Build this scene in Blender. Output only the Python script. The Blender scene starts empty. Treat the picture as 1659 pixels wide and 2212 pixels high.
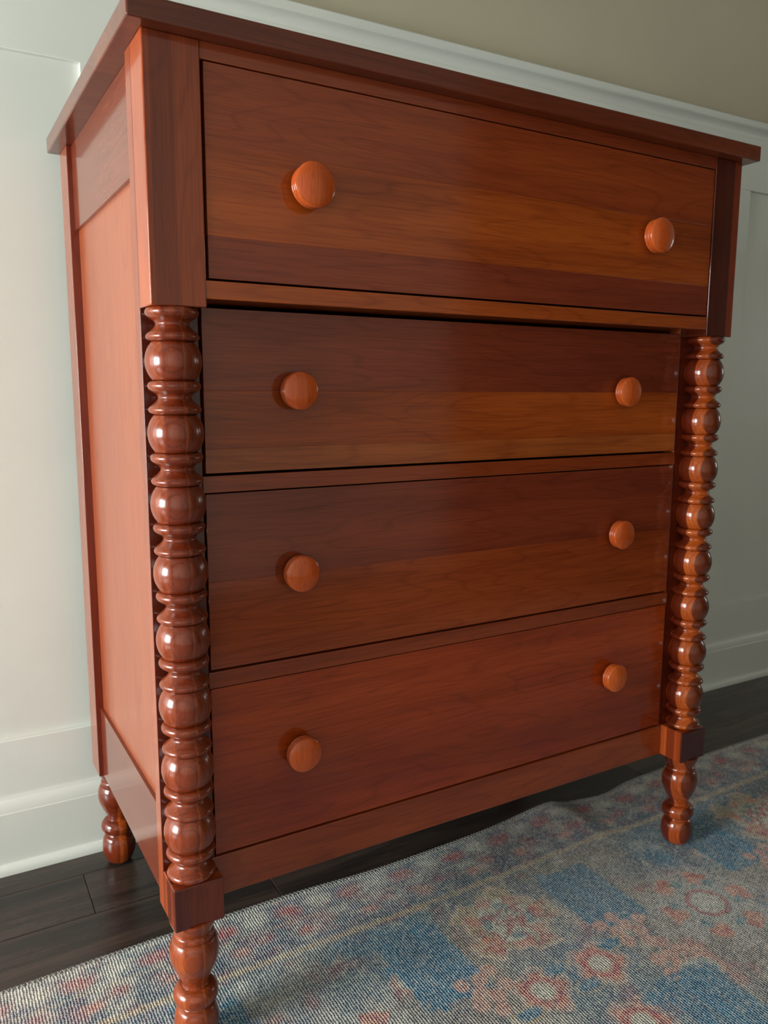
import bpy, bmesh, math, random
import numpy as np
from mathutils import Vector

random.seed(7)
rng = np.random.default_rng(7)
S = bpy.context.scene
COL = S.collection

# ------------------------------------------------------------------ camera
YAW = math.radians(-0.93)            # the room is turned a touch against the chest
cam_d = bpy.data.cameras.new('camera')
cam = bpy.data.objects.new('camera', cam_d)
COL.objects.link(cam)
cam.location = (-0.2414, -0.9418, 0.8644)
cam.rotation_euler = (math.radians(81.4826), math.radians(-0.1527), math.radians(-30.2341))
cam_d.sensor_fit = 'HORIZONTAL'
cam_d.sensor_width = 36.0
cam_d.lens = 1727.1 / 1659.0 * 36.0
cam_d.clip_start = 0.02
cam_d.dof.use_dof = True
cam_d.dof.focus_distance = 1.12
cam_d.dof.aperture_fstop = 10.0
S.camera = cam

# ------------------------------------------------------------------ world, exposure
world = bpy.data.worlds.new('sky')
S.world = world
world.use_nodes = True
bgn = world.node_tree.nodes['Background']
bgn.inputs[0].default_value = (0.72, 0.83, 1.0, 1)
bgn.inputs[1].default_value = 0.6
S.view_settings.view_transform = 'Standard'
S.view_settings.look = 'None'
S.view_settings.gamma = 1.0
S.view_settings.use_curve_mapping = False
S.view_settings.exposure = 0.70

FLOOR = -0.010
XL, XR = -3.0, 4.4                   # room limits (room frame)
YB, YF = 0.587, -2.3
ZC = 2.55


def rot(x, y):
    c, s = math.cos(YAW), math.sin(YAW)
    return (c * x - s * y, s * x + c * y)


# daylight through the window in the left wall
WIN_Y0, WIN_Y1, WIN_Z0, WIN_Z1 = -0.95, 0.42, 0.30, 1.55
ld = bpy.data.lights.new('window_daylight', 'AREA')
ld.shape = 'RECTANGLE'
ld.size = WIN_Z1 - WIN_Z0
ld.size_y = WIN_Y1 - WIN_Y0
ld.energy = 152.0
ld.color = (0.935, 1.0, 1.0)
lo = bpy.data.objects.new('window_daylight', ld)
COL.objects.link(lo)
wx, wy = rot(XL - 0.13, (WIN_Y0 + WIN_Y1) / 2)
lo.location = (wx, wy, (WIN_Z0 + WIN_Z1) / 2)
lo.rotation_euler = (0, math.radians(-90), YAW)


# a second, smaller window far off in the right wall
WR_Y0, WR_Y1, WR_Z0, WR_Z1 = -0.60, -0.24, 0.80, 1.50
ld2 = bpy.data.lights.new('far_window_daylight', 'AREA')
ld2.shape = 'RECTANGLE'
ld2.size = WR_Z1 - WR_Z0
ld2.size_y = WR_Y1 - WR_Y0
ld2.energy = 4.2
ld2.color = (1.0, 0.97, 0.90)
lo2 = bpy.data.objects.new('far_window_daylight', ld2)
COL.objects.link(lo2)
wx, wy = rot(XR + 0.13, (WR_Y0 + WR_Y1) / 2)
lo2.location = (wx, wy, (WR_Z0 + WR_Z1) / 2)
lo2.rotation_euler = (0, math.radians(90), YAW)


# ------------------------------------------------------------------ helpers
def srgb(r, g, b):
    f = lambda c: (c / 255) / 12.92 if c / 255 <= 0.04045 else ((c / 255 + 0.055) / 1.055) ** 2.4
    return (f(r), f(g), f(b), 1)


WPOS = {}


def put(o, parent, loc):
    """place o at world location loc under parent (parents are never scaled)"""
    COL.objects.link(o)
    WPOS[o] = Vector(loc)
    if parent is not None:
        o.parent = parent
        o.location = Vector(loc) - WPOS[parent]
    else:
        o.location = loc
    return o


def empty(name, loc):
    o = bpy.data.objects.new(name, None)
    o.empty_display_size = 0.1
    return put(o, None, loc)


def tag(o, label, cat=None, group=None, kind=None):
    if label:
        o['label'] = label
    if cat:
        o['category'] = cat
    if group:
        o['group'] = group
    if kind:
        o['kind'] = kind
    return o


def me_from(bm, name, mat, smooth=None):
    me = bpy.data.meshes.new(name)
    bm.normal_update()
    bm.to_mesh(me)
    bm.free()
    if mat:
        me.materials.append(mat)
    if smooth is not None:
        for p in me.polygons:
            p.use_smooth = True
        me.set_sharp_from_angle(angle=math.radians(smooth))
    return me


def box(name, lo_, hi_, mat, parent=None, bev=0.0012, seg=2):
    """box between two world corners; the origin sits at its centre"""
    lo_, hi_ = Vector(lo_), Vector(hi_)
    c, d = (lo_ + hi_) / 2, hi_ - lo_
    bm = bmesh.new()
    bmesh.ops.create_cube(bm, size=1)
    for v in bm.verts:
        v.co = Vector((v.co.x * d.x, v.co.y * d.y, v.co.z * d.z))
    if bev:
        bev = min(bev, min(d) * 0.3)
        res = bmesh.ops.bevel(bm, geom=list(bm.edges), offset=bev, segments=seg, profile=0.6, affect='EDGES')
        for f_ in res['faces']:                 # round the eased edges only, the broad faces stay flat
            f_.smooth = True
    o = bpy.data.objects.new(name, me_from(bm, name, mat))
    return put(o, parent, c)


def spline(pts, n=6):
    """Catmull-Rom through (r, z) points; a point given as (r, z, 1) is a hard corner"""
    out = []
    runs, cur = [], []
    for p in pts:
        cur.append(p[:2])
        if len(p) > 2 and len(cur) > 1:
            runs.append(cur)
            cur = [p[:2]]
    if len(cur) > 1:
        runs.append(cur)
    for r in runs:
        P = [np.array(q, float) for q in r]
        P = [2 * P[0] - P[1]] + P + [2 * P[-1] - P[-2]]
        for i in range(1, len(P) - 2):
            for k in range(n):
                t = k / n
                a, b, c, d = P[i - 1], P[i], P[i + 1], P[i + 2]
                out.append(0.5 * (2 * b + (c - a) * t + (2 * a - 5 * b + 4 * c - d) * t * t + (3 * b - a - 3 * c + d) * t ** 3))
        out.append(P[-2])
    return [(max(float(q[0]), 1e-4), float(q[1])) for q in out]


def lathe_mesh(name, prof, mat, segs=56, axis='Z', angle=50):
    bm = bmesh.new()
    rings = []
    for r, z in prof:
        ring = []
        for k in range(segs):
            a = 2 * math.pi * k / segs
            p = (r * math.cos(a), r * math.sin(a), z)
            if axis == 'Y':                       # profile height runs along -Y (out of a drawer front)
                p = (p[0], -p[2], p[1])
            ring.append(bm.verts.new(p))
        rings.append(ring)
    for a, b in zip(rings, rings[1:]):
        for k in range(segs):
            bm.faces.new((a[k], a[(k + 1) % segs], b[(k + 1) % segs], b[k]))
    bm.faces.new(rings[0][::-1])
    bm.faces.new(rings[-1])
    bmesh.ops.recalc_face_normals(bm, faces=list(bm.faces))
    return me_from(bm, name, mat, angle)


def obj(name, me, parent, loc):
    return put(bpy.data.objects.new(name, me), parent, loc)


# ------------------------------------------------------------------ materials
def new_mat(name):
    m = bpy.data.materials.new(name)
    m.use_nodes = True
    nt = m.node_tree
    return m, nt, nt.nodes['Principled BSDF'], nt.nodes.new, nt.links.new


def ramp(nt, stops, interp='LINEAR'):
    r = nt.nodes.new('ShaderNodeValToRGB')
    r.color_ramp.interpolation = interp
    e = r.color_ramp.elements
    while len(e) < len(stops):
        e.new(0.5)
    for q, (p, c) in zip(e, stops):
        q.position = p
        q.color = c if len(c) == 4 else (*c, 1)
    return r


def cherry(name, axis='X', cols=None, coat_rough=0.12, fig=1.0, lam_shade=None, lam_axis=0, lam_w=0.066, coat=1.0, rough=0.42, bull=None):
    """polished cherry, grain along axis; lam = list of (position, multiplier colour) glue-up strips"""
    m, nt, bs, N, L = new_mat(name)
    cols = cols or [(0.115, 0.022, 0.0075), (0.19, 0.040, 0.012), (0.285, 0.070, 0.019)]
    cols = [(r_ * 1.22, g_ * 1.08, b_ * 0.85) for r_, g_, b_ in cols]
    tc = N('ShaderNodeTexCoord')
    oi = N('ShaderNodeObjectInfo')
    off = N('ShaderNodeVectorMath'); off.operation = 'SCALE'
    off.inputs[0].default_value = (3.1, 5.7, 4.3)
    L(oi.outputs['Random'], off.inputs['Scale'])
    add = N('ShaderNodeVectorMath'); add.operation = 'ADD'
    L(tc.outputs['Object'], add.inputs[0]); L(off.outputs[0], add.inputs[1])
    i = 'XYZ'.index(axis)

    def mapped(along, across):
        mp = N('ShaderNodeMapping')
        s = [across] * 3
        s[i] = along
        mp.inputs['Scale'].default_value = s
        L(add.outputs[0], mp.inputs['Vector'])
        return mp.outputs[0]

    def noise(vec, scale, detail=4, rough_=0.55, dist=0.0):
        n = N('ShaderNodeTexNoise')
        n.inputs['Scale'].default_value = scale
        n.inputs['Detail'].default_value = detail
        n.inputs['Roughness'].default_value = rough_
        n.inputs['Distortion'].default_value = dist
        L(vec, n.inputs['Vector'])
        return n.outputs['Fac']

    def math_(op, a, b):
        n = N('ShaderNodeMath'); n.operation = op
        for k, v in enumerate((a, b)):
            if isinstance(v, (int, float)):
                n.inputs[k].default_value = v
            else:
                L(v, n.inputs[k])
        return n.outputs[0]

    broad = noise(mapped(1.1, 9), 1.0, 3, 0.5, 0.4)
    streak = noise(mapped(2.2, 60), 1.0, 4, 0.6)
    pores = noise(mapped(14, 620), 1.0, 2, 0.6)
    cath = noise(mapped(1.5, 13), 1.0, 2, 0.45, 0.15)
    # growth rings: contour lines of a stretched noise give cathedral figure
    rings = math_('SINE', math_('MULTIPLY', cath, 85), 0)
    rings = math_('POWER', math_('MAXIMUM', rings, 0.0), 6.0)
    v = math_('ADD', math_('MULTIPLY', broad, 0.85 * fig), math_('MULTIPLY', streak, 0.34))
    v = math_('ADD', v, 0.5 - 0.5 * (0.85 * fig + 0.34))
    r = ramp(nt, [(0.30, cols[0]), (0.5, cols[1]), (0.74, cols[2])])
    L(v, r.inputs[0])
    mx = N('ShaderNodeMix'); mx.data_type = 'RGBA'; mx.blend_type = 'MULTIPLY'
    L(r.outputs[0], mx.inputs[6])
    mx.inputs[7].default_value = (0.62, 0.52, 0.5, 1)
    L(math_('MULTIPLY', rings, 0.38), mx.inputs[0])
    mp_ = N('ShaderNodeMix'); mp_.data_type = 'RGBA'; mp_.blend_type = 'MULTIPLY'
    L(mx.outputs[2], mp_.inputs[6])
    pr = ramp(nt, [(0.32, (0.72, 0.66, 0.62)), (0.55, (1, 1, 1))])
    L(pores, pr.inputs[0])
    L(pr.outputs[0], mp_.inputs[7])
    mp_.inputs[0].default_value = 0.8
    colr = mp_.outputs[2]
    if bull:                                       # flat-sawn growth rings: turned beads cut them into ovals
        sb = N('ShaderNodeSeparateXYZ'); L(tc.outputs['Object'], sb.inputs[0])
        dsum = math_('ADD', math_('MULTIPLY', sb.outputs[0], math.sin(bull)), math_('MULTIPLY', sb.outputs[1], math.cos(bull)))
        wv = noise(mapped(9, 40), 1.0, 2, 0.5)
        dsum = math_('ADD', dsum, math_('MULTIPLY', wv, 0.006))
        rg = math_('POWER', math_('ADD', math_('MULTIPLY', math_('SINE', math_('MULTIPLY', dsum, 2 * math.pi / 0.0047), 0), 0.5), 0.5), 8.0)
        mb_ = N('ShaderNodeMix'); mb_.data_type = 'RGBA'; mb_.blend_type = 'MULTIPLY'
        L(math_('MULTIPLY', rg, 0.5), mb_.inputs[0])
        L(colr, mb_.inputs[6]); mb_.inputs[7].default_value = (0.50, 0.38, 0.36, 1)
        colr = mb_.outputs[2]
    if lam_shade:
        sx = N('ShaderNodeSeparateXYZ')
        L(tc.outputs['Object'], sx.inputs[0])
        u = math_('ADD', math_('MULTIPLY', sx.outputs[lam_axis], 1.0 / lam_w), 0.5)
        u = math_('ADD', u, math_('MULTIPLY', math_('SUBTRACT', cath, 0.5), 0.05))
        lr = ramp(nt, lam_shade)
        L(u, lr.inputs[0])
        ml = N('ShaderNodeMix'); ml.data_type = 'RGBA'; ml.blend_type = 'MULTIPLY'
        ml.inputs[0].default_value = 1.0
        L(colr, ml.inputs[6]); L(lr.outputs[0], ml.inputs[7])
        colr = ml.outputs[2]
    L(colr, bs.inputs['Base Color'])
    bs.inputs['Roughness'].default_value = rough
    bs.inputs['Specular IOR Level'].default_value = 0.08
    bs.inputs['Coat Weight'].default_value = coat
    bs.inputs['Coat Roughness'].default_value = coat_rough
    bs.inputs['Coat IOR'].default_value = 1.5
    bp = N('ShaderNodeBump')
    bp.inputs['Strength'].default_value = 0.06
    bp.inputs['Distance'].default_value = 0.0008
    L(pores, bp.inputs['Height'])
    if axis != 'Y':
        L(bp.outputs[0], bs.inputs['Normal'])
    bw_ = N('ShaderNodeBump')                       # slight waviness of the hand-rubbed finish
    bw_.inputs['Strength'].default_value = 0.018
    bw_.inputs['Distance'].default_value = 0.002
    L(streak, bw_.inputs['Height'])
    if axis != 'Y':
        L(bw_.outputs[0], bs.inputs['Coat Normal'])
    return m


def paint(name, col, rough=0.45, bump=0.02):
    m, nt, bs, N, L = new_mat(name)
    tc = N('ShaderNodeTexCoord')
    n = N('ShaderNodeTexNoise'); n.inputs['Scale'].default_value = 3.0; n.inputs['Detail'].default_value = 5
    L(tc.outputs['Object'], n.inputs['Vector'])
    c2 = tuple(x * 0.95 for x in col)
    r = ramp(nt, [(0.35, c2), (0.65, col)])
    L(n.outputs['Fac'], r.inputs[0])
    L(r.outputs[0], bs.inputs['Base Color'])
    bs.inputs['Roughness'].default_value = rough
    f = N('ShaderNodeTexNoise'); f.inputs['Scale'].default_value = 240; f.inputs['Detail'].default_value = 2
    L(tc.outputs['Object'], f.inputs['Vector'])
    b = N('ShaderNodeBump'); b.inputs['Strength'].default_value = bump; b.inputs['Distance'].default_value = 0.001
    L(f.outputs['Fac'], b.inputs['Height'])
    L(b.outputs[0], bs.inputs['Normal'])
    return m


RED = [(0.100, 0.017, 0.0065), (0.165, 0.030, 0.0095), (0.235, 0.048, 0.013)]
MID = [(0.125, 0.024, 0.0075), (0.200, 0.042, 0.011), (0.290, 0.070, 0.017)]
LIGHT = [(0.180, 0.042, 0.011), (0.285, 0.075, 0.017), (0.38, 0.112, 0.025)]
DARK = [(0.100, 0.020, 0.0085), (0.140, 0.029, 0.0115), (0.185, 0.040, 0.014)]
SIDE = [(0.21, 0.046, 0.019), (0.275, 0.066, 0.026), (0.335, 0.092, 0.037)]
KNOB = [(0.33, 0.050, 0.007), (0.42, 0.075, 0.010), (0.50, 0.108, 0.014)]
D1M = [(0.165, 0.030, 0.0055), (0.255, 0.052, 0.008), (0.355, 0.083, 0.0125)]
D1T = [(0.135, 0.023, 0.006), (0.195, 0.036, 0.009), (0.265, 0.055, 0.012)]
D3 = [(0.120, 0.021, 0.010), (0.165, 0.031, 0.013), (0.215, 0.043, 0.016)]
D4U = [(0.170, 0.022, 0.003), (0.250, 0.036, 0.0045), (0.335, 0.058, 0.007)]
D4L = [(0.140, 0.018, 0.004), (0.210, 0.029, 0.006), (0.285, 0.046, 0.009)]
POST = [(0.080, 0.0120, 0.0045), (0.130, 0.0220, 0.0062), (0.185, 0.0370, 0.0088)]

M = {}
for ax in 'XYZ':
    M['red' + ax] = cherry('cherry_red_' + ax, ax, RED)
    M['mid' + ax] = cherry('cherry_mid_' + ax, ax, MID)
    M['light' + ax] = cherry('cherry_light_' + ax, ax, LIGHT)
    M['dark' + ax] = cherry('cherry_dark_' + ax, ax, DARK)
for nm, cl in (('d1m', D1M), ('d1t', D1T), ('d3', D3), ('d4u', D4U), ('d4l', D4L)):
    M[nm] = cherry('cherry_board_' + nm, 'X', cl)
M['sideZ'] = cherry('cherry_side_panel', 'Z', SIDE, coat_rough=0.28, fig=0.6)
M['sideY'] = cherry('cherry_side_rail', 'Y', [(0.11, 0.020, 0.009), (0.15, 0.029, 0.012), (0.20, 0.042, 0.015)], coat_rough=0.10, fig=0.5)
M['stileZ'] = cherry('cherry_side_stile', 'Z', [(0.17, 0.031, 0.011), (0.24, 0.048, 0.016), (0.32, 0.075, 0.024)], coat_rough=0.16, fig=0.8)
M['cornZ'] = cherry('cherry_corner_stile', 'Z', [(0.20, 0.037, 0.013), (0.28, 0.056, 0.018), (0.36, 0.084, 0.026)], coat_rough=0.16, fig=0.8, lam_axis=1, lam_w=0.0246, lam_shade=[
    (0.0, (0.26, 0.17, 0.2)), (0.030, (0.26, 0.17, 0.2)), (0.042, (1, 1, 1)), (1.0, (1, 1, 1))])  # front skin darkened: shade behind the column painted into the colour
M['rearZ'] = cherry('cherry_rear_stile', 'Z', [(0.17, 0.031, 0.011), (0.24, 0.048, 0.016), (0.32, 0.075, 0.024)], coat_rough=0.16, fig=0.8, lam_axis=1, lam_w=0.0622, lam_shade=[
    (0.0, (0.5, 0.32, 0.35)), (0.030, (0.5, 0.32, 0.35)), (0.040, (1, 1, 1)), (1.0, (1, 1, 1))])  # shade painted on the front edge, the side face keeps its tone
M['knob'] = cherry('cherry_knob', 'Z', KNOB, coat_rough=0.16, fig=0.7, rough=0.5)
W1 = (1, 1, 1)
M['colL'] = cherry('cherry_turned_left', 'Z', POST, coat_rough=0.19, bull=0.35, lam_axis=0, lam_w=0.068, lam_shade=[
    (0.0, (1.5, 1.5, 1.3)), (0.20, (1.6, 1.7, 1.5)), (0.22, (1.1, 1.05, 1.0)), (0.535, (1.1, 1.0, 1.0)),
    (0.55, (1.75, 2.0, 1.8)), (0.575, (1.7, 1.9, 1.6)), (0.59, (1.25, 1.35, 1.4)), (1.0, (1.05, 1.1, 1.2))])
M['colR'] = cherry('cherry_turned_right', 'Z', POST, coat_rough=0.15, bull=0.35, lam_axis=1, lam_w=0.068, lam_shade=[
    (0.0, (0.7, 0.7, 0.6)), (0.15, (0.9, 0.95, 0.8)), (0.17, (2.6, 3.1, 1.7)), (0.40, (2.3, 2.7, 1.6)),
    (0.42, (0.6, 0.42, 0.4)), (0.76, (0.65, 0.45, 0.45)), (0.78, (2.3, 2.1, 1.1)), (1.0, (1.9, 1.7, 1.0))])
M['legR'] = cherry('cherry_turned_rear', 'Z', POST, coat_rough=0.15, bull=0.35, lam_axis=0, lam_w=0.068, lam_shade=[
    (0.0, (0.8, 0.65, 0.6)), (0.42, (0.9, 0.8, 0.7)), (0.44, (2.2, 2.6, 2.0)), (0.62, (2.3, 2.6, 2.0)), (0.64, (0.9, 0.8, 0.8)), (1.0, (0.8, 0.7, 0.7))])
M['blkR'] = cherry('cherry_block_dark', 'Z', RED, coat_rough=0.12, lam_axis=0, lam_w=0.0656, lam_shade=[
    (0.0, (0.34, 0.27, 0.3)), (0.72, (0.34, 0.27, 0.3)), (0.76, (0.9, 0.8, 0.6)), (1.0, (1.0, 0.9, 0.7))])  # most of the block darkened as painted shade; paler right strip is wood
M['blkF'] = cherry('cherry_block', 'Z', RED, coat_rough=0.12, lam_axis=0, lam_w=0.0656, lam_shade=[
    (0.0, (2.2, 2.4, 2.1)), (0.022, (2.2, 2.4, 2.1)), (0.03, (1.3, 1.25, 1.1)), (0.10, (1.3, 1.25, 1.1)), (0.12, (0.85, 0.8, 0.9)), (0.50, (0.85, 0.8, 0.9)), (0.52, (1.2, 1.3, 1.25)), (1.0, (1.25, 1.35, 1.25))])  # first band brightens the left face, painted light; the rest are wood strips
M['blkY'] = cherry('cherry_block_low', 'Z', RED, coat_rough=0.12, lam_axis=1, lam_w=0.0515, lam_shade=[
    (0.0, (0.55, 0.42, 0.5)), (0.030, (0.55, 0.42, 0.5)), (0.042, (1.2, 1.1, 1.0)), (0.20, (1.5, 1.5, 1.3)), (0.28, (1.9, 2.0, 1.6)), (0.36, (0.95, 0.85, 0.8)), (0.66, (0.95, 0.85, 0.8)), (0.70, (2.0, 2.2, 1.7)), (1.0, (1.6, 1.6, 1.3))])  # front skin carries painted shade, the strips behind it are wood
M['blkQ'] = cherry('cherry_block_low_dark', 'Z', RED, coat_rough=0.12, lam_axis=1, lam_w=0.0515, lam_shade=[
    (0.0, (0.24, 0.18, 0.26)), (0.030, (0.24, 0.18, 0.26)), (0.042, (1.2, 1.1, 1.0)), (0.20, (1.5, 1.5, 1.3)), (0.28, (1.9, 2.0, 1.6)), (0.36, (0.95, 0.85, 0.8)), (0.66, (0.95, 0.85, 0.8)), (0.70, (2.0, 2.2, 1.7)), (1.0, (1.6, 1.6, 1.3))])  # same wood strips, with deeper shade painted on the front face
M['white'] = paint('wainscot_white_paint', (0.70, 0.71, 0.65), 0.38)
M['beige'] = paint('beige_wall_paint', (0.50, 0.45, 0.325), 0.6, 0.04)
M['ceil'] = paint('ceiling_paint', (0.34, 0.33, 0.30), 0.8)
M['cream'] = paint('cream_wall_paint', (0.74, 0.72, 0.64), 0.6, 0.04)
M['plain'] = paint('tan_wall_paint', (0.30, 0.27, 0.21), 0.6, 0.04)


def simple(name, col, rough=0.5, metal=0.0):
    m, nt, bs, N, L = new_mat(name)
    bs.inputs['Base Color'].default_value = (*col, 1)
    bs.inputs['Roughness'].default_value = rough
    bs.inputs['Metallic'].default_value = metal
    return m


M['felt'] = simple('dark_felt', (0.012, 0.012, 0.012), 0.9)
M['inner'] = simple('unfinished_poplar', (0.10, 0.06, 0.035), 0.7)

m, nt, bs, N, L = new_mat('window_glass')
tr = N('ShaderNodeBsdfTransparent'); gl = N('ShaderNodeBsdfGlossy'); gl.inputs['Roughness'].default_value = 0.02
mxs = N('ShaderNodeMixShader'); mxs.inputs[0].default_value = 0.06
L(tr.outputs[0], mxs.inputs[1]); L(gl.outputs[0], mxs.inputs[2])
L(mxs.outputs[0], nt.nodes['Material Output'].inputs['Surface'])
M['glass'] = m

# dark hardwood planks
def plank_mat(name, k):
    m, nt, bs, N, L = new_mat(name)
    tc = N('ShaderNodeTexCoord'); oi = N('ShaderNodeObjectInfo')
    off = N('ShaderNodeVectorMath'); off.operation = 'SCALE'; off.inputs[0].default_value = (7.1, 3.3, 2.2)
    L(oi.outputs['Random'], off.inputs['Scale'])
    add = N('ShaderNodeVectorMath'); add.operation = 'ADD'
    L(tc.outputs['Object'], add.inputs[0]); L(off.outputs[0], add.inputs[1])
    mp = N('ShaderNodeMapping'); mp.inputs['Scale'].default_value = (2.2, 26, 26)
    L(add.outputs[0], mp.inputs['Vector'])
    n = N('ShaderNodeTexNoise'); n.inputs['Scale'].default_value = 1.0; n.inputs['Detail'].default_value = 5; n.inputs['Distortion'].default_value = 0.6
    L(mp.outputs[0], n.inputs['Vector'])
    mp2 = N('ShaderNodeMapping'); mp2.inputs['Scale'].default_value = (12, 320, 320)
    L(add.outputs[0], mp2.inputs['Vector'])
    n2 = N('ShaderNodeTexNoise'); n2.inputs['Scale'].default_value = 1.0; n2.inputs['Detail'].default_value = 3
    L(mp2.outputs[0], n2.inputs['Vector'])
    a = [c * k for c in (0.0125, 0.0095, 0.0085)]
    b = [c * k for c in (0.040, 0.026, 0.020)]
    r = ramp(nt, [(0.34, a), (0.66, b)])
    L(n.outputs['Fac'], r.inputs[0])
    mx = N('ShaderNodeMix'); mx.data_type = 'RGBA'; mx.blend_type = 'MULTIPLY'; mx.inputs[0].default_value = 0.7
    r2 = ramp(nt, [(0.35, (0.55, 0.55, 0.55)), (0.62, (1.25, 1.2, 1.15))])
    L(n2.outputs['Fac'], r2.inputs[0]); L(r.outputs[0], mx.inputs[6]); L(r2.outputs[0], mx.inputs[7])
    L(mx.outputs[2], bs.inputs['Base Color'])
    rr = N('ShaderNodeMapRange'); rr.inputs[3].default_value = 0.20; rr.inputs[4].default_value = 0.34
    L(n.outputs['Fac'], rr.inputs[0]); L(rr.outputs[0], bs.inputs['Roughness'])
    bp = N('ShaderNodeBump'); bp.inputs['Strength'].default_value = 0.25; bp.inputs['Distance'].default_value = 0.0006
    L(n2.outputs['Fac'], bp.inputs['Height']); L(bp.outputs[0], bs.inputs['Normal'])
    return m


PL = [plank_mat('dark_oak_plank', 1.4), plank_mat('brown_oak_plank', 1.85)]


# ------------------------------------------------------------------ the room
def room(o, label=None):
    """turn a top-level room piece about the world's z axis and mark it as setting"""
    x, y, z = o.location
    o.location = (*rot(x, y), z)
    o.rotation_euler.z = YAW
    o['kind'] = 'structure'
    if label:
        o['label'] = label
    return o


TH = 0.12
floor = box('floor', (XL - TH, YF - TH, FLOOR - 0.09), (XR + TH, YB + TH, FLOOR - 0.012), M['felt'], None, 0)
room(floor, 'dark stained oak plank floor')
# planks, laid along the back wall
PW = 0.128
plank_me = {}
for ln in (0.9, 1.2, 1.5):
    for k in (0, 1):
        d = Vector((ln - 0.0008, PW - 0.0008, 0.014))
        bm = bmesh.new()
        bmesh.ops.create_cube(bm, size=1)
        for v in bm.verts:
            v.co = Vector((v.co.x * d.x, v.co.y * d.y, v.co.z * d.z))
        top = [e for e in bm.edges if all(v.co.z > 0 for v in e.verts)]
        bmesh.ops.bevel(bm, geom=top, offset=0.0008, segments=1, affect='EDGES')
        plank_me[(ln, k)] = me_from(bm, 'plank', PL[k])
yrow = 0.5005 + PW
row = 0
while yrow > -2.6:
    x = -0.0435 - 1.2 * 2 if row == 1 else XL - random.choice((0.05, 0.35, 0.62, 0.8))
    while x < XR:
        ln = 1.2 if row == 1 else random.choice((0.9, 1.2, 1.5))
        if x + ln > XL and x + ln / 2 < XR + 0.4:
            k = 0 if (row == 1 and abs(x + ln + 0.0435) < 0.01) else random.choice((0, 1))
            o = bpy.data.objects.new('plank', plank_me[(ln, k)])
            COL.objects.link(o)
            o.parent = floor
            fc = Vector(((XL + XR) / 2, (YF + YB) / 2, FLOOR - 0.051))
            o.location = Vector((x + ln / 2, yrow - PW / 2, FLOOR - 0.007)) - fc
        x += ln
    yrow -= PW
    row += 1

ceiling = room(box('ceiling', (XL - TH, YF - TH, ZC), (XR + TH, YB + TH + 0.02, ZC + 0.1), M['ceil'], None, 0), 'plain white ceiling')
wall_back = box('wall_back', (XL - TH, YB + 0.010, FLOOR - 0.02), (XR + TH, YB + TH, ZC), M['beige'], None, 0)
WPOSB = WPOS[wall_back].copy()
CH_T, CH_M, CH_L = 1.591, 1.573, 1.556
P_T, P_B = 1.42, 0.237


def wb(name, lo_, hi_, mat=None, bev=0.0015):
    return box(name, lo_, hi_, mat or M['white'], wall_back, bev)


wb('rail', (XL, YB - 0.002, P_T), (XR, YB + 0.013, CH_T - 0.005))
wb('rail', (XL, YB - 0.002, 0.10), (XR, YB + 0.013, P_B))
xs = [0.035]
edges = []
x = 0.035
while x > XL:
    edges.append((x - 0.78, x)); x -= 0.87
x = 0.125
for p in ((0.125, 0.8725), (0.9625, 1.71), (1.80, 2.58), (2.67, 3.45)):
    edges.append(p)
edges.sort()
prev = XL
for a, b in edges:
    a2 = max(a, XL)
    if a2 > prev:
        wb('stile', (prev, YB - 0.002, P_B), (a2, YB + 0.013, P_T))
    wb('panel', (a2, YB + 0.0085, P_B - 0.004), (b, YB + 0.013, P_T + 0.004), None, 0)
    prev = b
wb('stile', (prev, YB - 0.002, P_B), (XR, YB + 0.013, P_T))
room(wall_back, 'beige wall above white panelled wainscot behind the chest')


def extrude_x(name, prof, x0, x1, mat, angle=30):
    """profile of (y, z) points run along the back wall"""
    bm = bmesh.new()
    A = [bm.verts.new((x0, y, z)) for y, z in prof]
    B = [bm.verts.new((x1, y, z)) for y, z in prof]
    n = len(prof)
    for k in range(n):
        bm.faces.new((A[k], A[(k + 1) % n], B[(k + 1) % n], B[k]))
    bm.faces.new(A[::-1]); bm.faces.new(B)
    bmesh.ops.recalc_face_normals(bm, faces=list(bm.faces))
    o = bpy.data.objects.new(name, me_from(bm, name, mat, angle))
    put(o, None, (0, 0, 0))
    return o


y0 = YB + 0.012
f = YB - 0.002
prof = [(y0, CH_T), (f - 0.026, CH_T), (f - 0.029, CH_T - 0.003), (f - 0.029, CH_M + 0.003), (f - 0.026, CH_M)]
for k in range(7):
    a = math.pi / 2 * k / 6
    prof.append((f - 0.018 * (1 - math.sin(a)) - 0.001, CH_M - 0.001 - 0.016 * (1 - math.cos(a))))
prof += [(y0, CH_L)]
room(extrude_x('trim_1', prof, XL, XR, M['white']), 'white chair rail moulding capping the wainscot')
bf = YB - 0.016
prof = [(y0, FLOOR), (bf, FLOOR), (bf, 0.103), (bf + 0.0012, 0.1045), (bf + 0.0015, 0.108), (bf + 0.0035, 0.117),
        (bf + 0.007, 0.124), (bf + 0.010, 0.1265), (bf + 0.0115, 0.131), (y0, 0.132)]
room(extrude_x('baseboard_back', prof, XL, XR, M['white']), 'tall white baseboard with a moulded top edge')
prof = [(bf + 0.002, FLOOR), (bf - 0.011, FLOOR)]
for k in range(6):
    a = math.pi / 2 * k / 5
    prof.append((bf - 0.011 * math.cos(a), FLOOR + 0.004 + 0.014 * math.sin(a)))
prof.append((bf + 0.002, FLOOR + 0.018))
room(extrude_x('trim_2', prof, XL, XR, M['white']), 'white shoe moulding along the floor')

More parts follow.
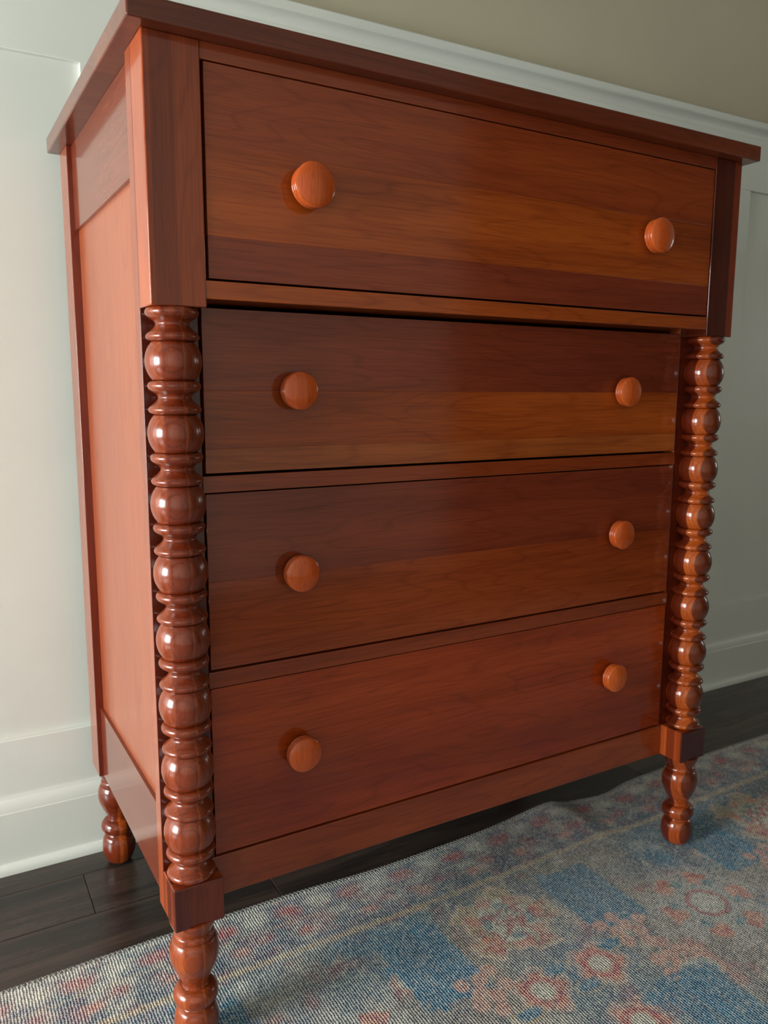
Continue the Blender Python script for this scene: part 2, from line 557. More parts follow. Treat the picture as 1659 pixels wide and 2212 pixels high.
# side walls, each with a sash window
def window_wall(name, wname, xi, sgn, y0_, y1_, z0_, z1_, mat, lab, wlab):
    """wall whose inner face is x = xi and whose outside lies towards sgn"""
    def bx2(nm, xa, xb, ya, yb, za, zb, mt, par, bev=0.0012):
        p, q = xi + sgn * xa, xi + sgn * xb
        return box(nm, (min(p, q), ya, za), (max(p, q), yb, zb), mt, par, bev)
    w = bx2(name, 0, TH, YF - TH, y0_, FLOOR - 0.02, ZC, mat, None, 0)
    bx2('wall_section', 0, TH, y1_, YB + TH, FLOOR - 0.02, ZC, mat, w, 0)
    bx2('wall_section', 0, TH, y0_, y1_, FLOOR - 0.02, z0_, mat, w, 0)
    bx2('wall_section', 0, TH, y0_, y1_, z1_, ZC, mat, w, 0)
    room(w, lab)
    win = empty(wname, (xi, (y0_ + y1_) / 2, z0_))
    cw, zm = 0.07, (z0_ + z1_) / 2
    for (ya, yb, za, zb, pr) in ((y0_ - cw, y0_, z0_ - cw, z1_ + cw, 0.02), (y1_, y1_ + cw, z0_ - cw, z1_ + cw, 0.02),
                                 (y0_, y1_, z1_, z1_ + cw, 0.02), (y0_, y1_, z0_ - cw, z0_, 0.045)):
        bx2('casing', -pr, 0.005, ya, yb, za, zb, M['white'], win)
    for (ya, yb, za, zb) in ((y0_, y0_ + 0.035, z0_, z1_), (y1_ - 0.035, y1_, z0_, z1_), (y0_ + 0.035, y1_ - 0.035, z1_ - 0.04, z1_),
                             (y0_ + 0.035, y1_ - 0.035, z0_, z0_ + 0.045), (y0_ + 0.035, y1_ - 0.035, zm - 0.02, zm + 0.02)):
        bx2('sash', 0.03, 0.07, ya, yb, za, zb, M['white'], win)
    bx2('pane', 0.050, 0.054, y0_ + 0.03, y1_ - 0.03, z0_ + 0.04, zm - 0.015, M['glass'], win, 0)
    bx2('pane', 0.050, 0.054, y0_ + 0.03, y1_ - 0.03, zm + 0.015, z1_ - 0.035, M['glass'], win, 0)
    room(win, wlab)


window_wall('wall_left', 'window_1', XL, -1, WIN_Y0, WIN_Y1, WIN_Z0, WIN_Z1, M['plain'], 'plain wall with the large daylight window', 'white sash window beside the chest')
window_wall('wall_right', 'window_2', XR, 1, WR_Y0, WR_Y1, WR_Z0, WR_Z1, M['plain'], 'plain wall at the far end of the room', 'white sash window at the far end')
# front wall behind the viewer: cream on the near half, unseen dark doors added further along to darken reflections and bounce
DX0, DX1, DZ = 2.15, 4.15, 2.25
wf = box('wall_front', (XL - TH, YF - TH, FLOOR - 0.02), (DX0, YF, ZC), M['cream'], None, 0)
box('wall_section', (DX1, YF - TH, FLOOR - 0.02), (XR + TH, YF, ZC), M['plain'], wf, 0)
box('wall_section', (DX0, YF - TH, DZ), (DX1, YF, ZC), M['plain'], wf, 0)
room(wf, 'cream wall facing the chest')
M['door'] = simple('dark_walnut_door', (0.022, 0.013, 0.009), 0.4)
for k in (1, 2):
    xa = DX0 + (k - 1) * (DX1 - DX0) / 2
    xb = xa + (DX1 - DX0) / 2
    dd = box('door_%d' % k, (xa + 0.003, YF - 0.06, FLOOR + 0.004), (xb - 0.003, YF - 0.02, DZ - 0.004), M['door'], None, 0.002)
    for za, zb in ((0.20, 0.95), (1.10, 2.10)):
        box('panel', (xa + 0.14, YF - 0.021, za), (xb - 0.14, YF - 0.012, zb), M['door'], dd, 0.004)  # raised panel of the added unseen door
    kx_ = xb - 0.07 if k == 1 else xa + 0.07
    obj('door_knob', lathe_mesh('door_knob', spline([(0.026, 0.0, 1), (0.024, 0.006, 1), (0.010, 0.010), (0.010, 0.030), (0.024, 0.042), (0.027, 0.052), (0.020, 0.062), (0.0005, 0.065)], 4), simple('brass_knob', (0.35, 0.24, 0.09), 0.3, 1.0), 32), dd, (kx_, YF - 0.020, 1.0)).rotation_euler = (math.radians(-90), 0, 0)
    room(dd, 'dark panelled double door leaf')

# ------------------------------------------------------------------ the chest of drawers
W, D = 1.02, 0.5525
BW, YN, YS = 0.0656, 0.0515, 0.0761
ZCAP, ZT, TS = 0.9626, 1.2563, 0.0243
ZBT, ZBB = 0.234, 0.1754
SW, RD, PD = 0.0622, 0.0077, 0.0132
YD = 0.0489
GL = 0.0705
chest = empty('chest_of_drawers', (W / 2, D / 2, FLOOR))
tag(chest, 'polished cherry chest of drawers with bobbin-turned front columns and round wooden knobs', 'chest of drawers')

# top: three boards glued up front to back
ov, of_, ob = 0.0193, 0.021, 0.004
top = box('top', (-ov, -of_, ZT), (W + ov, D + ob, ZT + TS), cherry('cherry_top', 'X', [(0.062, 0.011, 0.005), (0.105, 0.020, 0.0075), (0.160, 0.036, 0.011)], coat_rough=0.14), chest, 0.0022, 3)
box('bumper', (-ov + 0.002, D + ob - 0.0005, ZT + 0.008), (-ov + 0.012, D + ob + 0.0035, ZT + 0.021), M['felt'], chest, 0.001)

for s in (0, 1):
    mir = (lambda a, b: (a, b)) if s == 0 else (lambda a, b: (W - b, W - a))

    def bx(name, x0_, x1_, y0_, y1_, z0_, z1_, mat, bev=0.0010, parent=chest):
        a, b = mir(x0_, x1_)
        return box(name, (a, y0_, z0_), (b, y1_, z1_), mat, parent, bev)

    blkF = M['blkF']
    # corner stile behind the column, upper and lower block of the post
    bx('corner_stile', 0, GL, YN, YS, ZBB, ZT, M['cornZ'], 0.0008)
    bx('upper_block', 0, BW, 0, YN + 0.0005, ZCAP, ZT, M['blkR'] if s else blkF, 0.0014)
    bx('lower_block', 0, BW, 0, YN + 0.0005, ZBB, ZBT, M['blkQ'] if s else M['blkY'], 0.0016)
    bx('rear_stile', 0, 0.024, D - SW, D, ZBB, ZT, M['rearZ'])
    bx('side_rail', RD, 0.026, YS - 0.004, D - SW + 0.002, 1.124, ZT, M['sideY'], 0.0006)
    bx('side_rail', RD, 0.026, YS - 0.004, D - SW + 0.002, ZBB, 0.304, M['sideY'], 0.0006)
    bx('side_panel', PD, 0.022, YS - 0.004, D - SW + 0.002, 0.300, 1.130, M['sideZ'], 0)

# turned column: eight beads between pairs of rings
m_len = (ZCAP - ZBT) / 8.472
e_len = 0.472 * m_len
RR, RC, RB = 0.0314, 0.0198, 0.0334


def ring_pair(z):
    k = e_len
    return [(0.0240, z, 1), (0.0285, z - 0.035 * k), (0.0306, z - 0.09 * k), (RR, z - 0.165 * k), (0.0302, z - 0.25 * k), (0.0268, z - 0.325 * k), (0.0222, z - 0.395 * k),
            (RC, z - 0.49 * k), (0.0214, z - 0.58 * k), (0.0252, z - 0.675 * k), (0.0297, z - 0.765 * k), (RR, z - 0.85 * k), (0.0304, z - 0.925 * k), (0.0280, z - 0.97 * k), (0.0238, z - k, 1)]


def bead(z):
    k = m_len - e_len
    h = k / 2 - 0.0006
    re_ = 0.0258
    sg = RB - re_
    Ra = (h * h + sg * sg) / (2 * sg)
    pts = [(0.0238, z, 1)]
    for t in np.linspace(-1, 1, 11):
        pts.append((RB - Ra + math.sqrt(Ra * Ra - (t * h) ** 2), z - k / 2 - t * h) + ((1,) if abs(t) == 1 else ()))
    pts.append((0.0236, z - k, 1))
    return pts


prof = []
z = ZCAP + 0.001
for k in range(8):
    prof += spline(ring_pair(z), 4); z -= e_len
    prof += spline(bead(z), 4); z -= (m_len - e_len)
prof += spline(ring_pair(z), 4)
zmid = (ZCAP + ZBT) / 2
prof = [(r, zz - zmid) for r, zz in prof]
XCOL, YCOL = 0.0312, 0.0275
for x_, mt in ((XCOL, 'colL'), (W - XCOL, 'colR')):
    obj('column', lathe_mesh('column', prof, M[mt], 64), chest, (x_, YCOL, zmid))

# turned feet
def foot_prof(zb):
    p = [(0.0312, ZBB + 0.001, 1), (0.0306, 0.171), (0.0268, 0.1615), (0.0243, 0.1555, 1), (0.0262, 0.153), (0.0268, 0.1495), (0.0258, 0.1465, 1),
         (0.0290, 0.143), (0.0320, 0.1345), (0.0327, 0.1255), (0.0313, 0.114), (0.0262, 0.1005), (0.0210, 0.0895), (0.0181, 0.0815), (0.0183, 0.0765, 1),
         (0.0245, 0.0745), (0.0287, 0.0690), (0.0301, 0.0625), (0.0285, 0.0560), (0.0232, 0.0505, 1), (0.0206, 0.0488), (0.0212, 0.0470, 1),
         (0.0256, 0.0425), (0.0285, 0.0345), (0.0298, 0.0255), (0.0295, 0.0165), (0.0273, 0.0078), (0.0222, zb + 0.0056), (0.0165, zb + 0.0018), (0.0110, zb + 0.0002, 1), (0.0004, zb)]
    return [(r, zz) for r, zz in spline(p, 5)]


for (x_, y_, zb, mt) in ((XCOL, YCOL, FLOOR + 0.0045, 'colL'), (W - XCOL, YCOL, FLOOR + 0.0045, 'colR'), (XCOL + 0.002, D - 0.037, FLOOR, 'legR'), (W - XCOL - 0.002, D - 0.037, FLOOR, 'legR')):
    zc = ZBB / 2
    obj('foot', lathe_mesh('foot', [(r, q - zc) for r, q in foot_prof(zb)], M[mt], 56), chest, (x_, y_, zc))

# front rails
box('top_rail', (BW, 0.0008, 1.2371), (W - BW, 0.03, ZT), M['redX'], chest, 0.0008)
box('drawer_rail', (BW, 0.0008, 0.9731), (W - BW, 0.075, 0.9941), M['d1m'], chest, 0.0012)
for z0_, z1_ in ((0.7359, 0.7575), (0.4743, 0.4965)):
    box('drawer_rail', (GL - 0.001, YD, z0_), (W - GL + 0.001, 0.075, z1_), M['d1t'], chest, 0.0010)
box('apron', (GL - 0.006, YD, ZBB), (W - GL + 0.006, 0.075, 0.2335), cherry('cherry_apron', 'X', D1T, coat_rough=0.12, fig=1.2), chest, 0.0012)
box('back_panel', (0.02, D - 0.012, ZBB + 0.01), (W - 0.02, D - 0.004, ZT), M['inner'], chest, 0)
box('bottom_panel', (0.02, 0.07, ZBB + 0.008), (W - 0.02, D - 0.01, ZBB + 0.02), M['inner'], chest, 0)

# knob: turned stem, ring, groove and domed face
KR = 0.0240


def knob_mesh(name, R, Lg):
    k = R / 0.0240
    p = [(0.0130 * k, -0.003, 1), (0.0125 * k, 0.0), (0.0125 * k, 0.09 * Lg), (0.0150 * k, 0.15 * Lg), (0.0192 * k, 0.20 * Lg), (0.0224 * k, 0.26 * Lg), (0.0229 * k, 0.33 * Lg),
         (0.0212 * k, 0.40 * Lg, 1), (0.0206 * k, 0.425 * Lg), (0.0211 * k, 0.45 * Lg, 1), (0.0227 * k, 0.49 * Lg), (0.0231 * k, 0.55 * Lg), (0.0216 * k, 0.61 * Lg, 1), (0.0210 * k, 0.635 * Lg), (0.0217 * k, 0.66 * Lg, 1),
         (0.0232 * k, 0.69 * Lg), (0.0240 * k, 0.735 * Lg), (0.0240 * k, 0.77 * Lg), (0.0234 * k, 0.81 * Lg), (0.0212 * k, 0.865 * Lg), (0.0170 * k, 0.92 * Lg), (0.0110 * k, 0.97 * Lg), (0.0050 * k, 0.995 * Lg), (0.0002, 1.0 * Lg)]
    return lathe_mesh(name, spline(p, 4), M['knob'], 48, 'Y', 60)


KN = {'s': knob_mesh('knob', 0.0250, 0.0262), 'b': knob_mesh('knob', 0.0272, 0.0285)}

g = 0.0018
drawers = [
    # x0, x1, z0, z1, y, knob z, knob mesh, boards (z split, material) from the bottom
    (BW + 0.0042, W - BW - 0.0014, 0.9941 + 0.0028, 1.2371 - 0.0014, 0.0022, 1.1135, 'b', [(1.0458, 'd3'), (1.1455, 'd1m'), (None, 'd1t')], 'deep top drawer of cherry boards with two knobs'),
    (GL + 0.0038, W - GL - 0.0014, 0.7575 + 0.0034, 0.9675, YD + 0.0012, 0.866, 's', [(0.792, 'lightX'), (0.8655, 'd1m'), (None, 'd3')], None),
    (GL + 0.0026, W - GL - 0.0014, 0.4965 + 0.0030, 0.7359 - 0.0018, YD + 0.0012, 0.6200, 's', [(0.618, 'd1t'), (None, 'd3')], None),
    (GL + 0.0016, W - GL - 0.0014, 0.2335 + 0.0030, 0.4743 - 0.0014, YD + 0.0012, 0.3595, 's', [(0.365, 'd4l'), (None, 'd4u')], None)]
for (xa, xb, za, zb, yy, kz, kk, boards, lab) in drawers:
    dr = box('drawer', (xa + 0.004, yy + 0.018, za + 0.004), (xb - 0.004, 0.46, zb - 0.004), M['inner'], chest, 0)
    if lab:
        dr['label'] = lab
    z0_ = za
    n = len(boards)
    for i, (zs, mt) in enumerate(boards):
        z1_ = zb if zs is None else zs
        # the boards are glued flush into one front: a hairline of a bevel at the seams, eased outer edges
        box('front_board', (xa, yy, z0_), (xb, yy + 0.0195, z1_), M[mt], dr, 0.00035, 1)
        z0_ = z1_
    for kx in (0.1990, 0.8095):
        obj('knob', KN[kk], dr, (kx, yy, kz))

# ------------------------------------------------------------------ the rug
def hash2(ix, iy, s):
    h = np.sin(ix * 127.1 + iy * 311.7 + s * 74.7) * 43758.5453
    return h - np.floor(h)


def vnoise(x, y, s=0):
    ix, iy = np.floor(x), np.floor(y)
    fx, fy = x - ix, y - iy
    fx, fy = fx * fx * (3 - 2 * fx), fy * fy * (3 - 2 * fy)
    a, b = hash2(ix, iy, s), hash2(ix + 1, iy, s)
    c, d_ = hash2(ix, iy + 1, s), hash2(ix + 1, iy + 1, s)
    return (a * (1 - fx) + b * fx) * (1 - fy) + (c * (1 - fx) + d_ * fx) * fy


def fbm(x, y, s=0, o=3):
    v, a = 0, 0.5
    for k in range(o):
        v = v + a * vnoise(x * 2 ** k, y * 2 ** k, s + k)
        a *= 0.5
    return v / (1 - 0.5 ** o)


RX0, RX1, RY0, RY1 = -1.15, 2.35, -1.45, 0.250
NX, NY = 720, 350
gx = np.linspace(RX0, RX1, NX)
gy = np.linspace(RY0, RY1, NY)
X, Y = np.meshgrid(gx, gy)
C3 = lambda r, g_, b: np.array(srgb(r, g_, b)[:3])
CREAM, BLUE, DEEP = C3(196, 192, 180), C3(56, 108, 134), C3(28, 56, 80)
SALM, ROSE, GREY = C3(190, 132, 116), C3(150, 82, 84), C3(104, 106, 116)
TEAL, OCHRE, SLATE = C3(84, 118, 126), C3(178, 158, 130), C3(70, 78, 92)


def mix(c, col, a):
    a = np.clip(a, 0, 1)[..., None]
    return c * (1 - a) + col * a


def sm(x, w=0.004):
    return np.clip(0.5 - x / w, 0, 1)


wob = (fbm(X * 60, Y * 60, 5) - 0.5) * 0.018
wob2 = (fbm(X * 25, Y * 25, 9) - 0.5) * 0.03
# field: abrashed blue
c = np.broadcast_to(BLUE, X.shape + (3,)).copy()
c = mix(c, DEEP, (fbm(X * 14, Y * 5, 1) - 0.35) * 1.6)
c = mix(c, TEAL, (fbm(X * 9, Y * 22, 2) - 0.5) * 2.0)
GROUND = C3(126, 118, 110)
c = mix(c, GROUND, np.clip(0.72 + (fbm(X * 5, Y * 8, 51) - 0.5) * 2.4, 0.15, 0.95))
c = mix(c, CREAM, (fbm(X * 34, Y * 34, 3) - 0.56) * 2.0)
c = mix(c, SLATE, (fbm(X * 44, Y * 12, 53) - 0.54) * 2.6)
c = mix(c, ROSE, (fbm(X * 26, Y * 22, 55) - 0.62) * 2.2)
PER = 0.335


def win(xc, yc, R):
    """index window of the grid around a motif"""
    i0, i1 = np.searchsorted(gx, (xc - R, xc + R))
    j0, j1 = np.searchsorted(gy, (yc - R, yc + R))
    return (slice(j0, j1), slice(i0, i1)) if i1 > i0 and j1 > j0 else None


FN = fbm(X * 50, Y * 50, 11)
FN2 = fbm(X * 90, Y * 90, 4)
ABR = fbm(X * 80, Y * 8, 21)


def motif(kind, xc, yc, seed=0):
    w = win(xc, yc, 0.14)
    if w is None:
        return
    dx, dy = X[w] - xc, Y[w] - yc
    wb_, w2 = wob[w], wob2[w]
    r = np.sqrt(dx ** 2 + dy ** 2)
    th = np.arctan2(dy, dx)
    k = c[w]
    if kind == 'rosette':
        lob = 0.100 + 0.012 * np.sign(np.cos(th * 7)) + w2 * 0.8
        k = mix(k, GREY * 0.5 + CREAM * 0.5, 0.8 * sm(r - lob, 0.006))
        petals = (np.cos(th * 6 + 0.5) > 0.0)
        k = mix(k, SALM, 0.95 * sm(np.abs(r - 0.072 - wb_) - 0.017) * petals)
        k = mix(k, ROSE, 0.7 * sm(np.abs(r - 0.078 - wb_) - 0.005) * petals)
        k = mix(k, TEAL, 0.9 * sm(np.abs(r - 0.060) - 0.008) * (np.cos(th * 6 + 2.2) > 0.55))
        k = mix(k, TEAL * 0.5 + CREAM * 0.5, 0.7 * sm(r - 0.046))
        k = mix(k, ROSE, 0.95 * sm(np.abs(r - 0.033 - wb_ * 0.25) - 0.0045))
        k = mix(k, CREAM, 0.7 * sm(r - 0.027))
    elif kind == 'cluster':
        lob = 0.080 + 0.012 * np.sign(np.cos(th * 5 + 0.4)) + w2
        k = mix(k, OCHRE, 0.7 * sm(r - lob, 0.005))
        k = mix(k, CREAM, 0.8 * sm(r - 0.055 + w2))
        k = mix(k, ROSE, 0.9 * sm(r - lob + 0.010) * (FN2[w] > 0.5) * (dy < 0.03))
        k = mix(k, SALM, 0.8 * sm(np.abs(r - 0.060 - w2) - 0.012) * (np.cos(th * 7) > -0.1))
        k = mix(k, TEAL, 0.8 * sm(np.abs(r - 0.038) - 0.007) * (np.cos(th * 4 + 1) > 0.3))
        k = mix(k, SLATE, 0.7 * sm(np.abs(np.abs(dx) * 0.8 - dy + 0.012) - 0.004) * sm(r - 0.04))
        k = mix(k, SALM * 0.4 + CREAM * 0.6, 0.9 * sm(np.abs(r - lob) - 0.0035))
    elif kind == 'flower':
        rad = 0.036 + 0.006 * np.cos(th * 5 + seed)
        k = mix(k, SALM, 0.9 * sm(r - rad + wb_ * 0.5))
        k = mix(k, ROSE, 0.85 * sm(np.abs(r - 0.025) - 0.005))
        k = mix(k, CREAM, 0.8 * sm(r - 0.018 + wb_ * 0.4))
        k = mix(k, SALM * 0.5 + CREAM * 0.5, 0.9 * sm(np.abs(r - rad - 0.006) - 0.0025))
        for q in (0, 1):
            lx, ly = 0.052 * math.cos(q * math.pi + 0.5), 0.052 * math.sin(q * math.pi + 0.5)
            e = np.sqrt(((dx - lx) / 0.022) ** 2 + ((dy - ly) / 0.011) ** 2)
            k = mix(k, BLUE * 0.8, 0.9 * np.clip((1.1 - e) * 5, 0, 1))
            k = mix(k, OCHRE, 0.8 * np.clip(1 - np.abs(e - 1.2) * 6, 0, 1))
    elif kind == 'berries':
        for q in range(8):
            a_ = q * 2.4 + seed
            rr_ = 0.016 * math.sqrt(q + 0.3)
            e = np.sqrt((dx - rr_ * math.cos(a_)) ** 2 + (dy - rr_ * math.sin(a_)) ** 2)
            k = mix(k, SALM * 0.8 + CREAM * 0.2, 0.9 * sm(e - 0.0125 + wb_ * 0.2))
            k = mix(k, GREY, 0.5 * sm(e - 0.0045))
    elif kind == 'bud':
        e = np.sqrt((dx / 0.040) ** 2 + (dy / 0.030) ** 2) + wb_ * 8
        k = mix(k, CREAM * 0.7 + TEAL * 0.3, 0.8 * np.clip((1.05 - e) * 6, 0, 1))
        k = mix(k, SALM, 0.9 * np.clip(1 - np.abs(e - 1.0) * 8, 0, 1))
        k = mix(k, GREY, 0.4 * np.clip((0.5 - e) * 6, 0, 1))
    elif kind == 'slab':
        a_ = sm(np.abs(dx - np.round(w2 * 60) / 60 * 0.7) - 0.056, 0.004) * sm(np.abs(dy + np.round(w2 * 90) / 90) - 0.082, 0.004)
        k = mix(k, BLUE, 0.97 * a_)
        k = mix(k, DEEP, 0.8 * a_ * np.clip(ABR[w] - 0.25, 0, 1) * 1.4)
    c[w] = k


for row in range(4):
    yr = -0.42 * row
    for kx in range(-3, 5):
        x0_ = 0.548 + 2 * PER * kx + (PER if row % 2 else 0)
        motif('slab', x0_ - 0.165, yr - 0.015)
        motif('slab', x0_ + 0.170, yr - 0.015)
        motif('rosette', x0_ + PER - 0.003, yr - 0.130)
        motif('cluster', x0_ + 0.005, yr + 0.004)
        motif('flower', x0_ - 0.052, yr - 0.146, 0.4)
        motif('flower', x0_ + 0.062, yr - 0.146, 1.3)
        motif('berries', x0_ + 0.160, yr - 0.105, 0.7)
        motif('berries', x0_ + 0.175, yr - 0.195, 1.9)
        motif('berries', x0_ - 0.125, yr - 0.105, 2.9)
        motif('bud', x0_ + PER + 0.140, yr - 0.030)
        motif('bud', x0_ + PER - 0.150, yr - 0.235)
        motif('flower', x0_ + 0.03, yr - 0.262, 2.2)
        motif('flower', x0_ + PER + 0.02, yr - 0.285, 0.2)
        motif('berries', x0_ + PER + 0.10, yr - 0.300, 0.2)
        motif('slab', x0_ + 0.150, yr - 0.300)
# border: grey lilac ground with red rosettes and cream patches, between ochre lines
bd = sm(0.098 - Y + wob * 0.4, 0.006)
b = np.broadcast_to(GREY, X.shape + (3,)).copy()
b = mix(b, SLATE, (fbm(X * 28, Y * 40, 31) - 0.4) * 2.0)
b = mix(b, ROSE, (fbm(X * 42, Y * 55, 33) - 0.5) * 1.8)
b = mix(b, TEAL, (fbm(X * 60, Y * 60, 37) - 0.55) * 2.0)
b = mix(b, CREAM, (fbm(X * 40, Y * 46, 35) - 0.48) * 2.2)
for kx in range(-11, 22):
    xc = 0.02 + 0.112 * kx
    for (ox, oy, rx, ry, cc, al) in ((0, 0.207, 0.026, 0.017, ROSE, 0.75), (0.056, 0.214, 0.028, 0.020, CREAM, 0.7), (0.05, 0.165, 0.022, 0.014, ROSE, 0.45),
                                     (0.01, 0.150, 0.020, 0.013, SALM, 0.5), (0.080, 0.140, 0.016, 0.02, DEEP, 0.5)):
        w = win(xc + ox, oy, 0.07)
        if w is None:
            continue
        r = np.sqrt(((X[w] - xc - ox) / rx) ** 2 + ((Y[w] - oy) / ry) ** 2) + wob[w] * 22
        b[w] = mix(b[w], cc, al * np.clip(1.25 - r, 0, 1) * 1.6 * (0.35 + FN2[w] * 1.1))
b = mix(b, OCHRE, 0.7 * sm(np.abs(Y - 0.112 - wob * 0.3) - 0.006))
b = mix(b, DEEP, 0.5 * sm(np.abs(Y - 0.126) - 0.004))
b = mix(b, OCHRE, 0.35 * sm(np.abs(Y - 0.182 - wob * 0.3) - 0.003))
b = mix(b, CREAM, 0.6 * sm(0.236 - Y + wob * 0.5, 0.008))
c = c * (1 - bd[..., None]) + b * bd[..., None]
spk = hash2(np.arange(X.size).reshape(X.shape) % NX * 1.0, np.arange(X.size).reshape(X.shape) // NX * 1.0, 61)
c = mix(c, DEEP, np.clip((spk - 0.72) * 6, 0, 1) * 0.35)
c = mix(c, CREAM, np.clip((0.24 - spk) * 8, 0, 1) * 0.35)
# wear: the whole print is faded unevenly
wear = np.clip((fbm(X * 5.2, Y * 5.2, 41) - 0.50) * 1.0, 0, 0.18)
c = mix(c, C3(150, 148, 144), wear)
lum = c.mean(-1, keepdims=True)
c = np.clip((lum + (c - lum) * 1.45) * 1.75, 0.01, 0.88)

# height: lies flat with one small ripple running in from the back edge, slightly wavy edge
edge = 0.004 * np.sin(X * 5.1 + 1.2) - 0.008 * np.exp(-((X - 0.42) / 0.16) ** 2) + 0.010 * np.exp(-((X - 0.80) / 0.10) ** 2) - 0.016 * np.exp(-((X - 1.0) / 0.07) ** 2)
Yd = Y + edge * np.clip((Y - 0.05) / 0.2, 0, 1)
ridge = X - (0.862 + 0.30 * (0.25 - Y) * 0.35)
fall = np.clip((Y - 0.075) / 0.15, 0, 1) ** 1.2
Z = 0.0095 * np.exp(-(ridge / np.where(ridge > 0, 0.034, 0.065)) ** 2) * fall
Z += 0.0022 * np.exp(-((X - 0.30) / 0.09) ** 2) * np.clip((Y - 0.12) / 0.12, 0, 1)
RUGT = 0.0045
Zt = FLOOR + RUGT + Z
nv = NX * NY
co = np.stack([X, Yd, Zt], -1).reshape(-1, 3)
idx = np.arange(nv).reshape(NY, NX)
quads = np.stack([idx[:-1, :-1], idx[:-1, 1:], idx[1:, 1:], idx[1:, :-1]], -1).reshape(-1, 4)
# underside skirt
loop = np.concatenate([idx[0, :], idx[1:, -1], idx[-1, -2::-1], idx[-2:0:-1, 0]])
low = co[loop].copy()
low[:, 2] -= RUGT - 0.0005
nl = len(loop)
li = nv + np.arange(nl)
sk = np.stack([loop, li, np.roll(li, -1), np.roll(loop, -1)], -1)
allco = np.concatenate([co, low])
allq = np.concatenate([quads, sk])
rme = bpy.data.meshes.new('rug')
rme.vertices.add(len(allco))
rme.vertices.foreach_set('co', allco.ravel().astype(np.float32))
rme.loops.add(allq.size)
rme.loops.foreach_set('vertex_index', allq.ravel().astype(np.int32))
rme.polygons.add(len(allq))
rme.polygons.foreach_set('loop_start', (np.arange(len(allq)) * 4).astype(np.int32))
rme.polygons.foreach_set('loop_total', np.full(len(allq), 4, np.int32))
rme.update(calc_edges=True)
at = rme.color_attributes.new('dye', 'FLOAT_COLOR', 'POINT')
cc = np.ones((len(allco), 4), np.float32)
cc[:nv, :3] = c.reshape(-1, 3)
cc[nv:, :3] = CREAM
at.data.foreach_set('color', cc.ravel())
rme.polygons.foreach_set('use_smooth', np.ones(len(allq), bool))

m, nt, bs, N, L = new_mat('printed_flatweave')
vc = N('ShaderNodeVertexColor'); vc.layer_name = 'dye'
tc = N('ShaderNodeTexCoord')
sx = N('ShaderNodeSeparateXYZ'); L(tc.outputs['Object'], sx.inputs[0])


def mth(op, a, b_=None, c_=None):
    n = N('ShaderNodeMath'); n.operation = op
    for k, v in enumerate((a, b_, c_)):
        if v is None:
            continue
        if isinstance(v, (int, float)):
            n.inputs[k].default_value = v
        else:
            L(v, n.inputs[k])
    return n.outputs[0]


P_RIB, P_ST = 0.0043, 0.0042
jit = N('ShaderNodeTexNoise'); jit.inputs['Scale'].default_value = 140; jit.inputs['Detail'].default_value = 2
L(tc.outputs['Object'], jit.inputs['Vector'])
jx = mth('MULTIPLY', mth('SUBTRACT', jit.outputs['Fac'], 0.5), 0.003)
xs_ = mth('ADD', sx.outputs[0], jx)
u = mth('MULTIPLY', xs_, 1 / P_RIB)
rib = mth('SINE', mth('MULTIPLY', u, 2 * math.pi))
par = mth('MULTIPLY', mth('FLOOR', u), 0.5)
vv = mth('ADD', mth('MULTIPLY', mth('ADD', sx.outputs[1], jx), 1 / P_ST), par)
st = mth('SINE', mth('MULTIPLY', vv, 2 * math.pi))
hgt = mth('ADD', mth('MULTIPLY', rib, 0.68), mth('MULTIPLY', st, 0.62))
n3 = N('ShaderNodeTexNoise'); n3.inputs['Scale'].default_value = 420; n3.inputs['Detail'].default_value = 2
L(tc.outputs['Object'], n3.inputs['Vector'])
hn = mth('ADD', hgt, mth('MULTIPLY', mth('SUBTRACT', n3.outputs['Fac'], 0.5), 1.2))
cr = ramp(nt, [(0.42, (0, 0, 0)), (0.66, (1, 1, 1))])
L(mth('ADD', mth('MULTIPLY', hn, 0.5), 0.5), cr.inputs[0])
# raised threads are paler than the print, the valleys between them deeper
mxa = N('ShaderNodeMix'); mxa.data_type = 'RGBA'
L(cr.outputs[0], mxa.inputs[0])
dk = N('ShaderNodeMix'); dk.data_type = 'RGBA'; dk.blend_type = 'MULTIPLY'; dk.inputs[0].default_value = 1.0
L(vc.outputs[0], dk.inputs[6]); dk.inputs[7].default_value = (0.46, 0.46, 0.48, 1)
lt = N('ShaderNodeMix'); lt.data_type = 'RGBA'; lt.inputs[0].default_value = 0.38
L(vc.outputs[0], lt.inputs[6]); lt.inputs[7].default_value = (0.95, 0.95, 0.90, 1)
L(dk.outputs[2], mxa.inputs[6]); L(lt.outputs[2], mxa.inputs[7])
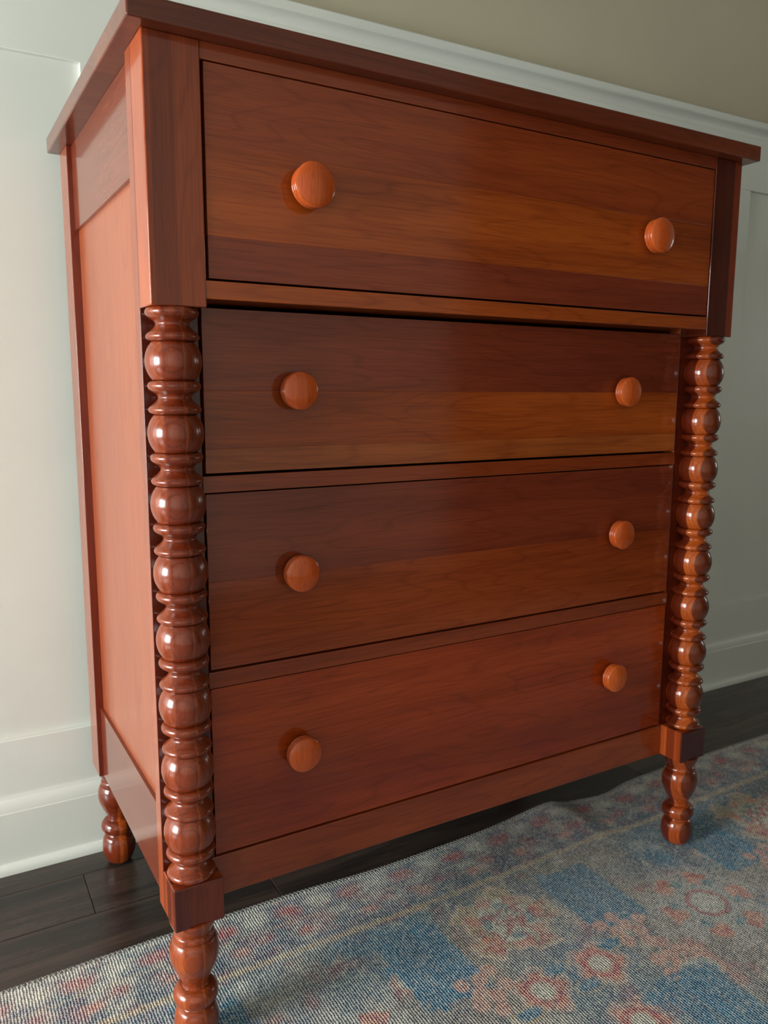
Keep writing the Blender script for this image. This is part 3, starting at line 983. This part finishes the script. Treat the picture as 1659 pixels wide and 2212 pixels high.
# the odd thread missed the print, another took the navy twice
n4 = N('ShaderNodeTexNoise'); n4.inputs['Scale'].default_value = 300; n4.inputs['Detail'].default_value = 1
L(tc.outputs['Object'], n4.inputs['Vector'])
sp1 = ramp(nt, [(0.56, (0, 0, 0)), (0.66, (1, 1, 1))]); L(n4.outputs['Fac'], sp1.inputs[0])
sp2 = ramp(nt, [(0.34, (1, 1, 1)), (0.44, (0, 0, 0))]); L(n4.outputs['Fac'], sp2.inputs[0])
ma = N('ShaderNodeMix'); ma.data_type = 'RGBA'; L(mth('MULTIPLY', sp1.outputs[0], 0.45), ma.inputs[0])
L(mxa.outputs[2], ma.inputs[6]); ma.inputs[7].default_value = srgb(44, 60, 80)
mb2 = N('ShaderNodeMix'); mb2.data_type = 'RGBA'; L(mth('MULTIPLY', sp2.outputs[0], 0.35), mb2.inputs[0])
L(ma.outputs[2], mb2.inputs[6]); mb2.inputs[7].default_value = srgb(212, 208, 198)
L(mb2.outputs[2], bs.inputs['Base Color'])
bs.inputs['Roughness'].default_value = 0.95
bs.inputs['Specular IOR Level'].default_value = 0.15
bp = N('ShaderNodeBump'); bp.inputs['Strength'].default_value = 0.5; bp.inputs['Distance'].default_value = 0.0012
L(hgt, bp.inputs['Height']); L(bp.outputs[0], bs.inputs['Normal'])
rme.materials.append(m)
rug = bpy.data.objects.new('rug', rme)
put(rug, None, (0, 0, 0))
tag(rug, 'faded blue and rose printed flatweave rug under the front feet of the chest', 'rug')

# overlock stitching along the back edge
th_m = simple('overlock_thread', srgb(138, 138, 136)[:3], 0.9)
bm = bmesh.new()
ex = np.linspace(RX0, RX1, 4000)
yi = Yd[-1]
zi = Zt[-1]
pitch = 0.0072
npt = int((RX1 - RX0) / pitch)
pts = []
for k in range(npt * 2):
    xx = RX0 + k * pitch / 2
    e = float(np.interp(xx, gx, yi)); zz = float(np.interp(xx, gx, zi))
    pts.append((xx + random.uniform(-.0006, .0006), e + (0.0006 if k % 2 else -0.0080 + random.uniform(-.001, .001)), zz + (0.0002 if k % 2 else 0.0008)))
wd = 0.0005
for a, b_ in zip(pts, pts[1:]):
    a, b_ = Vector(a), Vector(b_)
    t = (b_ - a).normalized()
    s_ = Vector((-t.y, t.x, 0)) * wd
    up = Vector((0, 0, 0.0009))
    vs = [bm.verts.new(q) for q in (a - s_, a + up, a + s_, b_ + s_, b_ + up, b_ - s_)]
    bm.faces.new((vs[0], vs[1], vs[4], vs[5])); bm.faces.new((vs[1], vs[2], vs[3], vs[4]))
so = obj('edge_stitching', me_from(bm, 'edge_stitching', th_m), rug, (0, 0, 0))
so['kind'] = 'stuff'
